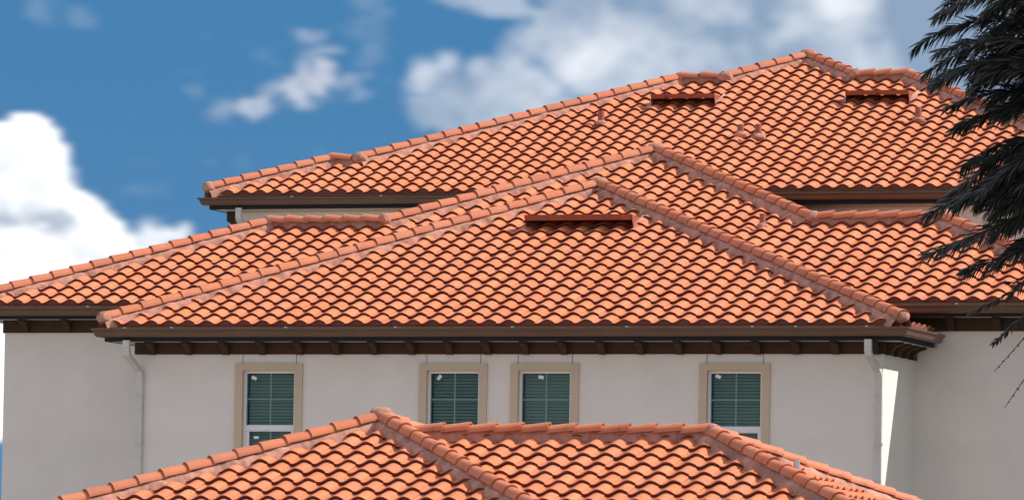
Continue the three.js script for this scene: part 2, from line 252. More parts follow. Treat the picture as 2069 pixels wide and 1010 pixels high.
// pieces: convex polygons [[u, v], ...] (counter-clockwise in u, v)
function layTiles(list, face, pieces, u0, v0, rows, seed, inset = 0.055) {
  const r = rng(seed);
  const hp = pieces.map((pc) => pc.map(([ua, va], i) => { const [ub, vb] = pc[(i + 1) % pc.length]; const l = Math.hypot(ub - ua, vb - va), a = -(vb - va) / l, b = (ub - ua) / l; const flat = Math.abs(vb - va) < 1e-4; const lower = flat && pc.shared?.includes(i); return [a, b, -(a * ua + b * va) - (lower || (flat && ub > ua) ? 0 : inset)]; }));
  let ulo = 1e9, uhi = -1e9; for (const pc of pieces) for (const [u] of pc) { ulo = Math.min(ulo, u); uhi = Math.max(uhi, u); }
  for (let j = rows[0]; j <= rows[1]; j++) for (let i = Math.floor((ulo - u0) / W) - 1; i <= Math.ceil((uhi - u0) / W) + 1; i++) {
    const u = u0 + i * W - CREST, v = v0 + j * L, corners = [[u, v], [u + W, v], [u + W, v + L + 0.03], [u, v + L + 0.03]];
    const k = Math.floor(r() * 10), tint = Math.floor(r() * 6), lift = (r() - 0.5) * 0.006, yaw = (r() - 0.5) * 0.018, slip = (r() - 0.5) * 0.016 - (r() < 0.02 ? 0.02 : 0);
    let whole = false, cut = [];
    for (const h of hp) {
      const s = corners.map((c) => Math.min(...h.map(([a, b, cc]) => a * c[0] + b * c[1] + cc)));
      if (s.every((q) => q >= 0)) { whole = true; break; }
      if (h.some(([a, b, cc]) => corners.every((c) => a * c[0] + b * c[1] + cc < 0))) continue;
      cut.push(h);
    }
    if (!whole && !cut.length) continue;
    const m = new THREE.Matrix4().makeRotationY(yaw).setPosition(u, lift, -(v + slip));
    const tile = { face, k, tint, m, whole, mid: face.at(u + W / 2, v + L / 2), tris: null };
    if (!whole) { const g = tileFlat[k].clone().applyMatrix4(m); tile.tris = cut.flatMap((h) => clipGeo(g, h)); if (!tile.tris.length) continue; }
    list.push(tile);
  }
}
function buildTiles(roof, list) {
  for (const t of list) { const [x, y] = seen(t.mid); if (t.tris) { let ar = 0; const A = V3(0, 0, 0), B = V3(0, 0, 0); for (const [p, q, r] of t.tris) ar += A.set(q[0] - p[0], q[1] - p[1], q[2] - p[2]).cross(B.set(r[0] - p[0], r[1] - p[1], r[2] - p[2])).length() / 2; t.area = ar; } t.show = (t.whole || t.area > 0.03) && x > 4 && x < 2064 && y > 0 && y < 1008 && !hiders.some((h) => inPoly(x, y, h)); t.dist = t.mid.distanceTo(camera.position); }
  const chosen = new Set(list.filter((t) => t.show).sort((a, b) => (b.whole - a.whole) || a.dist - b.dist).slice(0, 300));
  const P = [], N = [], Q = [], C = [], vv = V3(0, 0, 0), nm = new THREE.Matrix3();
  let shown = 0;
  for (const t of list) {
    if (chosen.has(t) && t.tris) {
      const p = [], n = [], u = [], c = []; for (const tri of t.tris) for (const v of tri) { p.push(v[0], v[1], v[2]); n.push(v[3], v[4], v[5]); u.push(v[6], v[7]); c.push(v[8], v[9], v[10]); }
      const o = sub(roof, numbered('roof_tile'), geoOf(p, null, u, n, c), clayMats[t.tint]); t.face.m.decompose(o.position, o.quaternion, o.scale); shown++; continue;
    }
    if (chosen.has(t)) {
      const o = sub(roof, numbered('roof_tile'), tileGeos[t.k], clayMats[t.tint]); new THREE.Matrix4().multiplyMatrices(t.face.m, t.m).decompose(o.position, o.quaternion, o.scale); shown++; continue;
    }
    let tris = t.tris;
    if (!tris) tris = clipGeo(tileFlat[t.k].clone().applyMatrix4(t.m), []);
    nm.getNormalMatrix(t.face.m);
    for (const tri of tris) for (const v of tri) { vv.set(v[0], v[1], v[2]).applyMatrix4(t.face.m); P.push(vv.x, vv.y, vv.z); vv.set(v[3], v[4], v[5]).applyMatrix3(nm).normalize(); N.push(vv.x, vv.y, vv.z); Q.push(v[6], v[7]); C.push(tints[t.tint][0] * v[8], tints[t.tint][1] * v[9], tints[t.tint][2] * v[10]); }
  }
  if (P.length) { const o = sub(roof, 'remaining_roof_tiles', geoOf(P, null, Q, N, C), clayStuff); o.userData.kind = 'stuff'; }
  console.log(roof.parent.name, 'tiles', list.length, 'single', shown);
}
function closure(roof, face, ua, ub, u0, name = 'eave_closure') {
  const s = new THREE.Shape(), bot = -H - LIP - 0.048, pts = []; s.moveTo(ua, bot);
  const h = (u) => { let t = (((u - u0 + CREST) % W) + W) % W; return hAt(t) - H - LIP * 0.55; };
  for (let u = ua; u < ub; u += W / 16) s.lineTo(u, h(u)); s.lineTo(ub, h(ub)); s.lineTo(ub, bot);
  const g = new THREE.ExtrudeGeometry(s, { depth: 0.03, bevelEnabled: false }); g.translate(0, 0, -0.042); g.applyMatrix4(face.m); return sub(roof, name, boxUV(g), M.closure);
}
// hip and ridge caps: barrel tiles lapped from A (outer end) to B
function capGeometry(du) {
  const pos = [], nrm = [], uv = [], idx = [], n = 10, len = L + 0.05, ring = (w, h, z, y0, out, oy) => { for (let k = 0; k <= n; k++) { const a = k / n * Math.PI, c = Math.cos(a), s = Math.sin(a); pos.push(-c * w, y0 + s * h, z); const q = oy ? V3(0, 0, -1) : V3(-c / w, s / h, 0).normalize(); nrm.push(q.x, q.y, q.z); uv.push(a * 0.06 + du, z / 2 + du * 1.7 + (out ? 0.01 : 0)); } };
  const join = (o, turn) => { for (let k = 0; k < n; k++) { const q = [o + k, o + n + 1 + k, o + k + 1, o + k + 1, o + n + 1 + k, o + n + 2 + k]; idx.push(...(turn ? q.reverse() : q)); } };
  ring(0.118, 0.114, 0, 0.007, false); ring(0.102, 0.100, len, -0.006, false); join(0);
  ring(0.118, 0.114, 0, 0.007, true, 1); ring(0.104, 0.101, 0.002, -0.004, true, 1); join(2 * (n + 1), true);
  const col = []; for (let k = 0; k < pos.length / 3; k++) col.push(...(k >= 2 * (n + 1) ? [0.62, 0.50, 0.46] : [1, 1, 1]));
  return geoOf(pos, idx, uv, nrm, col);
}
const capGeos = [0.13, 0.41, 0.77, 0.93].map(capGeometry), capRand = rng(55);
function capRun(roof, A, B, name, lift = 0.008) {
  const tilt = name === 'ridge_cap' ? 0.05 : 0.012; lift += tilt * 0.25;
  const a = B.clone().sub(A), len = a.length(); a.normalize(); const n = Math.max(1, Math.round(len / 0.357)), e = len / n, side = V3(0, 1, 0).cross(a).normalize(), up = a.clone().cross(side);
  for (let k = 0; k < n; k++) {
    const o = sub(roof, numbered(name), capGeos[Math.floor(capRand() * 4)], capMats[Math.floor(capRand() * 6)]);
    o.quaternion.setFromRotationMatrix(new THREE.Matrix4().makeBasis(side, up, a)); o.rotateY((capRand() - 0.5) * 0.03); o.rotateX(tilt + (capRand() - 0.5) * 0.014);
    o.position.copy(A).addScaledVector(a, k * e - 0.01).addScaledVector(up, lift + (capRand() - 0.5) * 0.006);
  }
}
// mortar bedding between a cap line A-B and the tiles of the face with normal N
let mseed = 100;
function mortarSide(A, B, N, reach, geos, top = 0.05, ridge = false) {
  const a = B.clone().sub(A), len = a.length(); a.normalize(); let m = N.clone().cross(a).normalize(); if (m.y > 0) m.negate();
  const ns = Math.max(2, Math.round(len / 0.035)), nc = 7, pos = [], uv = [], idx = [], s0 = mseed++;
  for (let i = 0; i <= ns; i++) for (let j = 0; j <= nc; j++) {
    const s = i / ns * len, c = j / nc, wob = reach * (1 + 0.30 * fbm(s * 3.1, 2.5, s0, 3)), q = 0.03 + c * wob;
    const fall = ridge ? mix(top, -0.092, Math.pow(c, 1.25)) : c < 0.72 ? mix(top, -0.022, c / 0.72) : mix(-0.022, -0.105, (c - 0.72) / 0.28);
    const n = fall + (j ? 0.026 * fbm(s * 7, c * 2.2, s0 + 3, 4) + 0.010 * fbm(s * 30, c * 9, s0 + 5, 3) : 0);
    const p = A.clone().addScaledVector(a, s).addScaledVector(m, q).addScaledVector(N, n); pos.push(p.x, p.y, p.z); uv.push(s / 1.2, c * reach / 1.2 + s0 * 0.37);
  }
  for (let i = 0; i < ns; i++) for (let j = 0; j < nc; j++) { const o = i * (nc + 1) + j; idx.push(o, o + 1, o + nc + 2, o, o + nc + 2, o + nc + 1); }
  geos.push(geoOf(pos, idx, uv).toNonIndexed());
}
function lump(p, rx, ry, rz, seed) {
  const g = new THREE.IcosahedronGeometry(1, 4), P = g.attributes.position, v = V3(0, 0, 0);
  for (let i = 0; i < P.count; i++) { v.fromBufferAttribute(P, i); const k = 0.86 + 0.22 * fbm(v.x * 1.7 + seed, v.y * 1.7 + v.z * 2.3, seed, 4); P.setXYZ(i, p.x + v.x * rx * k, p.y + v.y * ry * k, p.z + v.z * rz * k); }
  g.deleteAttribute('normal'); g.deleteAttribute('uv'); const h = g.index ? g.toNonIndexed() : g; 
  // smooth normals by hashing positions
  h.computeVertexNormals(); const acc = new Map(), key = (i) => [0, 1, 2].map((k) => Math.round(h.attributes.position.array[3 * i + k] * 1e4)).join();
  for (let i = 0; i < h.attributes.position.count; i++) { const q = key(i), n = acc.get(q) ?? V3(0, 0, 0); n.add(v.fromBufferAttribute(h.attributes.normal, i)); acc.set(q, n); }
  for (let i = 0; i < h.attributes.position.count; i++) { const n = acc.get(key(i)).clone().normalize(); h.attributes.normal.setXYZ(i, n.x, n.y, n.z); }
  return boxUV(h, 0.8);
}
const NF = V3(0, CS, SN), NB = V3(0, CS, -SN), NR = V3(SN, CS, 0), NL = V3(-SN, CS, 0);
// lines: [A, B, kind]; kind hl (hip falling left), hr (hip falling right), r (ridge); A is the outer end
function capLines(roof, lines, lumps) {
  const beds = [];
  for (const [A, B, kind, noCaps] of lines) {
    const ridge = kind === 'r';
    mortarSide(A, B, NF, ridge ? 0.09 : kind === 'hl' ? 0.16 : 0.20, beds, 0.05, ridge);
    mortarSide(A, B, ridge ? NB : kind === 'hl' ? NL : NR, ridge ? 0.10 : 0.18, beds, 0.055, ridge);
    capRun(roof, A, B, ridge ? 'ridge_cap' : 'hip_cap');
  }
  sub(roof, 'mortar_bed', mergeGeometries(beds), M.mortar, 'pinkish mortar bedding beside the caps');
  lumps.forEach(([p, rx, ry, rz], i) => sub(roof, 'mortar_lump', lump(p, rx, ry, rz, 31 + i * 7), M.mortar));
}
const P3 = (x, y, z) => V3(x, y + Y0, z);

// ------------------------------------------------------------------ ground
{
  const g = new THREE.PlaneGeometry(2400, 2400, 1, 1); g.rotateX(-Math.PI / 2); boxUV(g, 0.2);
  const added_lawn = new THREE.PlaneGeometry(62, 84); added_lawn.rotateX(-Math.PI / 2); added_lawn.translate(45.5, 0.004, 22); boxUV(added_lawn, 0.3);
  structure('added_lawn', added_lawn, std({ color: rgb(0.065, 0.085, 0.035), map: mortarTex, roughness: 1 }));  // green sheet out of view, added to cut warm bounce onto the right walls
  structure('ground', g, std({ color: rgb(0.38, 0.34, 0.28), map: stuccoTex, roughness: 0.95 }));
}

// ------------------------------------------------------------------ eave parts shared by the blocks
const GUT = [[-0.04, 0], [-0.04, -0.172], [0.052, -0.172], [0.064, -0.160], [0.070, -0.146], [0.078, -0.140], [0.094, -0.075], [0.112, -0.044], [0.124, -0.036], [0.130, -0.030], [0.130, -0.002], [0.122, 0.003], [0.116, 0.0], [0.116, -0.010]];
function eave(t, xl, xr, zf, zb, y, gutTop, blackBottom) {
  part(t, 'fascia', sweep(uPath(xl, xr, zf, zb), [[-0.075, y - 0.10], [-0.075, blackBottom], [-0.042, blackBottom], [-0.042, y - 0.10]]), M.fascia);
  const g = part(t, 'gutter', sweep(uPath(xl, xr, zf, zb), GUT.map(([o, q]) => [o, q * 0.76 + gutTop])), M.gutter);
  return g;
}
function straps(g, list, z, y) { for (const x of list) { const m = sub(g, 'gutter_strap', box(x - 0.012, x + 0.012, y - 0.004, y + 0.018, z - 0.10, z), M.lead); m.userData.label = 'small bright metal strap'; } }
// curved bracket: profile in (out, height), extruded sideways
function bracketGeo(out, hgt, wid) {
  const s = new THREE.Shape(); s.moveTo(0, 0); s.lineTo(out, 0); s.lineTo(out, -hgt * 0.22); s.quadraticCurveTo(out * 0.42, -hgt * 0.28, out * 0.32, -hgt * 0.78); s.lineTo(out * 0.30, -hgt); s.lineTo(0, -hgt);
  const g = new THREE.ExtrudeGeometry(s, { depth: wid, bevelEnabled: true, bevelSize: 0.004, bevelThickness: 0.004, bevelSegments: 1, curveSegments: 8 }); g.translate(0, 0, -wid / 2); g.rotateY(-Math.PI / 2); return boxUV(g);   // now out = +z
}
const corbelGeo = bracketGeo(0.24, 0.19, 0.10);
function corbels(t, xs, z, y, turn = 0) { for (const x of xs) { const m = part(t, numbered('corbel'), corbelGeo, M.frieze); m.position.add(turn ? V3(z, y + Y0, x) : V3(x, y + Y0, z)); m.rotation.y = turn; } }
function tubePath(pts, w, d) {                                               // rectangular downspout along points in (x, y, z)
  const pos = [], V = pts.map((p) => V3(...p));
  const ringAt = (i) => { const a = V[Math.max(0, i - 1)], b = V[Math.min(V.length - 1, i + 1)], t0 = V[i].clone().sub(a), t1 = b.clone().sub(V[i]); const dir = t0.lengthSq() && t1.lengthSq() ? t0.normalize().add(t1.normalize()).normalize() : (t0.lengthSq() ? t0 : t1).normalize(); const sx = V3(1, 0, 0), sy = dir.clone().cross(sx).normalize(); return [[-w, -d], [w, -d], [w, d], [-w, d]].map(([p, q]) => V[i].clone().addScaledVector(sx, p / 2).addScaledVector(sy, q / 2)); };
  for (let i = 0; i + 1 < V.length; i++) { const A = ringAt(i), B = ringAt(i + 1); for (let k = 0; k < 4; k++) { const l = (k + 1) % 4; for (const p of [A[k], A[l], B[l], A[k], B[l], B[k]]) pos.push(p.x, p.y + Y0, p.z); } }
  const g = new THREE.BufferGeometry(); g.setAttribute('position', new THREE.Float32BufferAttribute(pos, 3)); g.computeVertexNormals(); return boxUV(g);
}
function downspout(t, x, z, y, wallZ, bottom, w = 0.105) {
  const m = part(t, 'downspout', tubePath([[x, y, z], [x, y - 0.16, z], [x, y - 0.22, z - 0.03], [x + 0.05, y - 0.45, wallZ + 0.09], [x + 0.06, y - 0.52, wallZ + 0.055], [x + 0.06, y - 0.7, wallZ + 0.05], [x + 0.06, bottom, wallZ + 0.05]], w, 0.075), M.spout);
  for (const yy of [y - 1.55, y - 3.4]) sub(m, 'strap', box(x + 0.06 - w / 2 - 0.012, x + 0.06 + w / 2 + 0.012, yy - 0.02, yy + 0.02, wallZ + 0.004, wallZ + 0.092), M.spout);
  return m;
}
function roofVent(t, face, u0, u1, v, h0, h1, depth) {                        // long hood: front plate, sloping top, cheeks, dark mouth
  const bm = (pts, mat, name, par) => { const pos = []; for (const f of pts) for (let i = 1; i + 1 < f.length; i++) for (const q of [f[0], f[i], f[i + 1]]) { const p = face.at(q[0], q[1], q[2]); pos.push(p.x, p.y, p.z); } const g = new THREE.BufferGeometry(); g.setAttribute('position', new THREE.Float32BufferAttribute(pos, 3)); g.computeVertexNormals(); boxUV(g); return par ? sub(par, name, g, mat) : part(t, name, g, mat); };
  const base = -H - LIP, vt = v + depth;
  const hood = bm([[[u0, v, h0], [u1, v, h0], [u1, v - 0.012, h1], [u0, v - 0.012, h1]], [[u0, v + 0.02, h0], [u1, v + 0.02, h0], [u1, v + 0.008, h1 - 0.005], [u0, v + 0.008, h1 - 0.005]], [[u0, v, h0], [u1, v, h0], [u1, v + 0.02, h0], [u0, v + 0.02, h0]],
    [[u0 - 0.01, v - 0.014, h1], [u1 + 0.01, v - 0.014, h1], [u1 + 0.01, vt, -0.07], [u0 - 0.01, vt, -0.07]], [[u0 - 0.01, v - 0.014, h1 - 0.008], [u1 + 0.01, v - 0.014, h1 - 0.008], [u1 + 0.01, v - 0.014, h1], [u0 - 0.01, v - 0.014, h1]]], M.vent, numbered('roof_vent'));
  for (const u of [u0, u1]) bm([[[u, v + 0.004, base], [u, v - 0.010, h1 - 0.004], [u, vt, -0.072], [u, vt, base]], [[u + 0.012, v + 0.004, base], [u + 0.012, v - 0.010, h1 - 0.004], [u + 0.012, vt, -0.072], [u + 0.012, vt, base]]], M.vent, 'cheek', hood);
  const fl = []; for (const [a, b] of [[u0 - 0.16, u0], [u1 + 0.012, u1 + 0.17]]) { const s0 = mseed++; const n = 8, pos = [], idx = []; for (let i = 0; i <= n; i++) for (let j = 0; j <= n; j++) { const u = mix(a, b, i / n), w = v - 0.05 + (depth + 0.1) * j / n, e = a < u0 ? i / n : 1 - i / n; const p = face.at(u, w, -0.085 + 0.075 * e * smooth(0, 0.25, j / n) + 0.012 * fbm(u * 9, w * 9, s0, 3)); pos.push(p.x, p.y, p.z); } for (let i = 0; i < n; i++) for (let j = 0; j < n; j++) { const o = i * (n + 1) + j; idx.push(o, o + 1, o + n + 2, o, o + n + 2, o + n + 1); } fl.push(boxUV(geoOf(pos, idx).toNonIndexed(), 0.8)); }
  for (const g of fl) sub(hood, 'mortar_flashing', g, M.mortar);
  return hood;
}
function ventPipe(t, p, r, h, seed, mat = M.vent, bed = true) {
  const prof = [[r * 0.86, h - 0.05], [r * 0.86, h], [r, h], [r, -0.15], [r * 0.86, -0.15]].map(([a, b]) => new THREE.Vector2(a, b)), g = new THREE.LatheGeometry(prof, 16); g.translate(p.x, p.y, p.z);
  const m = part(t, numbered('vent_pipe'), g, mat); if (bed) sub(m, 'mortar_collar', lump(p.clone().add(V3(0.01, -0.075, 0.02)), r * 2.5, 0.085, r * 2.2, seed), M.mortar); return m;
}

// ------------------------------------------------------------------ front two-storey wing
{
  const t = thing('two_storey_wing', 'cream stucco wing with four green-glazed windows under the central hipped clay roof', 'building', V3(6.27, 0, -6));
  const f = new Face(P3(0, 0, 0), 'front'), FL = -0.21, FR = 12.74, AX = 5.85, AZ = -6.55, AY = -AZ * T, va = -AZ / CS;
  const rs = Math.atan(AY / (FR - AX)), fr = new Face(P3(FR, 0, 0), 'right', rs);
  const apex = P3(AX, AY, AZ), ll = P3(FL, 0, 0), rr = P3(FR, 0, 0), dk = -(H + LIP + 0.012) / CS;
  const roof = part(t, 'roof', mergeGeometries([poly([[FL, dk, 0], [FR, dk, 0], [AX, AY + dk, AZ]]), poly([[FR, dk, 0], [FR, dk, -13], [AX, AY + dk, -13], [AX, AY + dk, AZ]]), poly([[FL, dk, 0], [AX, AY + dk, AZ], [AX, AY + dk, -13], [FL, dk, -13]])]), M.deck);
  const list = [], vent = [5.26, 7.06, 4.83];
  layTiles(list, f, [[[FL, 0], [FR, 0], [AX, va]]], 0, 0, [0, 20], 11, 0.055);
  const right = [], rw = 6.89 / Math.cos(rs);
  layTiles(right, fr, [[[0, 0], [6.5, 0], [6.5, rw], [-AZ, rw]]], 0.2, 0, [0, 20], 12);
  roof.userData.tiles = [list, right];
  closure(roof, f, FL + 0.05, FR - 0.05, 0); closure(roof, fr, 0.05, 2.0, 0.2);
  capLines(roof, [[ll, apex, 'hl'], [rr, apex, 'hr']], [[apex.clone().add(V3(0, 0.03, 0)), 0.17, 0.12, 0.17], [ll.clone().add(V3(0.03, 0.03, -0.03)), 0.138, 0.118, 0.138], [rr.clone().add(V3(-0.05, 0.035, -0.05)), 0.15, 0.125, 0.15]]);
  roofVent(t, f, ...vent, 0.085, 0.185, 0.55);
  // eave
  const g = eave(t, FL, FR, 0, -2.05, 0, -0.136, -0.333);
  straps(g, [0.22, 1.0, 2.9, 4.7, 6.6, 8.43, 10.42, 11.1, 12.2], 0.11, -0.132);
  part(t, 'soffit', box(FL + 0.08, FR - 0.08, -0.325, -0.305, -2.9, -0.08), M.soffit);
  const WX0 = 0.21, WX1 = 12.32, WZ = -0.46, WB = -2.36;
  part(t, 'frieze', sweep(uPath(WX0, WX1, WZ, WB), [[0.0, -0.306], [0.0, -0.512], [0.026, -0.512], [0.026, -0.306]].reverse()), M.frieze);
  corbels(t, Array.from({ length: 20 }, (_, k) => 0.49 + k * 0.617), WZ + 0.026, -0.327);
  corbels(t, [-0.62, -1.06, -1.5, -1.94], WX1 + 0.026, -0.327, Math.PI / 2);
  // wall with openings and the joints above them
  const wins = [[1.882, 2.999], [4.92, 6.027], [6.408, 7.509], [9.435, 10.553]], WT = -0.655, TR = 0.113;
  const sh = new THREE.Shape(); sh.moveTo(WX0, -Y0); sh.lineTo(WX1, -Y0); sh.lineTo(WX1, -0.30); sh.lineTo(WX0, -0.30);
  const hole = (x0, x1, y0, y1) => { const h = new THREE.Path(); h.moveTo(x0, y0); h.lineTo(x0, y1); h.lineTo(x1, y1); h.lineTo(x1, y0); sh.holes.push(h); };
  for (const [a, b] of wins) { hole(a + TR, b - TR, -2.62, WT - 0.10); for (const x of [a + TR, b - TR]) hole(x - 0.006, x + 0.006, WT + 0.003, -0.40); }
  const wg = new THREE.ExtrudeGeometry(sh, { depth: 0.2, bevelEnabled: false }); wg.translate(0, Y0, WZ - 0.2);
  part(t, 'wall', boxUV(mergeGeometries([wg.toNonIndexed(), box(WX0, WX0 + 0.2, -Y0, -0.31, WB, WZ - 0.2), box(WX1 - 0.2, WX1, -Y0, -0.31, WB, WZ - 0.2)])), M.stucco);
  const stick = [[[0.115, -0.875, -0.35]], [[0.135, -0.865, 0.85]], [[0.30, -0.86, -0.2]], [[0.11, -0.85, -0.3]]];
  wins.forEach(([a, b], i) => {
    const x0 = a + TR, x1 = b - TR, y0 = -2.62, y1 = WT - 0.10, zf = WZ - 0.05, fr_ = 0.052, rail = -1.648, dz = 0.05;
    const frame = mergeGeometries([box(x0, x0 + fr_, y0, y1, zf - 0.07, zf), box(x1 - fr_, x1, y0, y1, zf - 0.07, zf), box(x0 + fr_, x1 - fr_, y1 - 0.05, y1, zf - 0.07, zf), box(x0 + fr_, x1 - fr_, y0, y0 + 0.05, zf - 0.07, zf)]);
    const win = part(t, numbered('window'), frame, M.frame);
    const proud = 0.035, tr = [box(a, b, WT - 0.105, WT, WZ + 0.001, WZ + proud), box(a, x0 + 0.012, -2.62, WT - 0.105, WZ + 0.001, WZ + proud), box(x1 - 0.012, b, -2.62, WT - 0.105, WZ + 0.001, WZ + proud), box(a, b, -2.74, -2.62, WZ + 0.001, WZ + proud), box(x0, x0 + 0.012, y0, y1, zf, WZ), box(x1 - 0.012, x1, y0, y1, zf, WZ), box(x0, x1, y1 - 0.012, y1, zf, WZ)];
    sub(win, 'trim', mergeGeometries(tr), M.trim);
    sub(win, 'meeting_rail', box(x0 + fr_, x1 - fr_, rail - 0.04, rail + 0.04, zf - 0.06, zf - 0.006), M.frame);
    const lx0 = x0 + fr_ + 0.045, lx1 = x1 - fr_ - 0.045;
    sub(win, 'lower_sash', mergeGeometries([box(x0 + fr_, lx0, y0 + 0.05, rail - 0.04, zf - 0.065, zf - 0.028), box(lx1, x1 - fr_, y0 + 0.05, rail - 0.04, zf - 0.065, zf - 0.028), box(lx0, lx1, rail - 0.06, rail - 0.04, zf - 0.065, zf - 0.028)]), M.frame);
    const pg = (xa, xb, ya, yb, z) => { const g2 = new THREE.PlaneGeometry(xb - xa, yb - ya); g2.translate((xa + xb) / 2, (ya + yb) / 2 + Y0, z); return g2; };
    sub(win, 'pane', pg(x0 + fr_, x1 - fr_, rail + 0.04, y1 - 0.05, zf - 0.024), M.glass); sub(win, 'pane', pg(lx0, lx1, y0 + 0.05, rail - 0.06, zf - 0.046), M.glass);
    const xm = (x0 + x1) / 2, um = (rail + 0.04 + y1 - 0.05) / 2;
    sub(win, 'muntin', box(xm - 0.011, xm + 0.011, rail + 0.04, y1 - 0.05, zf - 0.040, zf - 0.030), M.frame); sub(win, 'muntin', box(x0 + fr_, x1 - fr_, um - 0.011, um + 0.011, zf - 0.043, zf - 0.031), M.frame); sub(win, 'muntin', box(xm - 0.011, xm + 0.011, y0 + 0.05, rail - 0.06, zf - 0.062, zf - 0.052), M.frame);
    const sg = new THREE.BoxGeometry(x1 - x0 - 2 * fr_ - 0.02, 0.0035, 0.052); sg.rotateX([1.0, 0.86, 1.08, 0.95][i]); boxUV(sg); const rr_ = rng(300 + i);
    for (let y = y1 - 0.085; y > y0 + 0.05; y -= 0.0495) { const s = sub(win, 'blind_slat', sg, M.slat); s.position.set(xm, y + Y0, zf - 0.125); s.rotation.x = (rr_() - 0.5) * 0.10; s.rotation.z = (rr_() - 0.5) * 0.004; }
    sub(win, 'room_back', box(x0 - 0.2, x1 + 0.2, y0 - 0.2, y1 + 0.2, zf - 0.56, zf - 0.55), M.floor);
    for (const [dx, y, rot] of stick[i]) { const q = new THREE.PlaneGeometry(0.085, 0.05); q.rotateZ(rot); q.translate(x0 + fr_ + dx, y + Y0, zf - 0.020); sub(win, 'sticker', q, M.sticker, 'small white label stuck to the glass'); }
    if (i === 0) { const q = new THREE.PlaneGeometry(0.085, 0.04); q.translate(lx0 + 0.115, -1.80 + Y0, zf - 0.042); sub(win, 'sticker', q, M.sticker, 'small white label stuck to the glass'); }
  });
  downspout(t, 0.235, 0.03, -0.318, WZ, -Y0 + 0.05); downspout(t, 12.215, 0.03, -0.318, WZ, -Y0 + 0.05);
  t.userData.roofPart = roof;
}

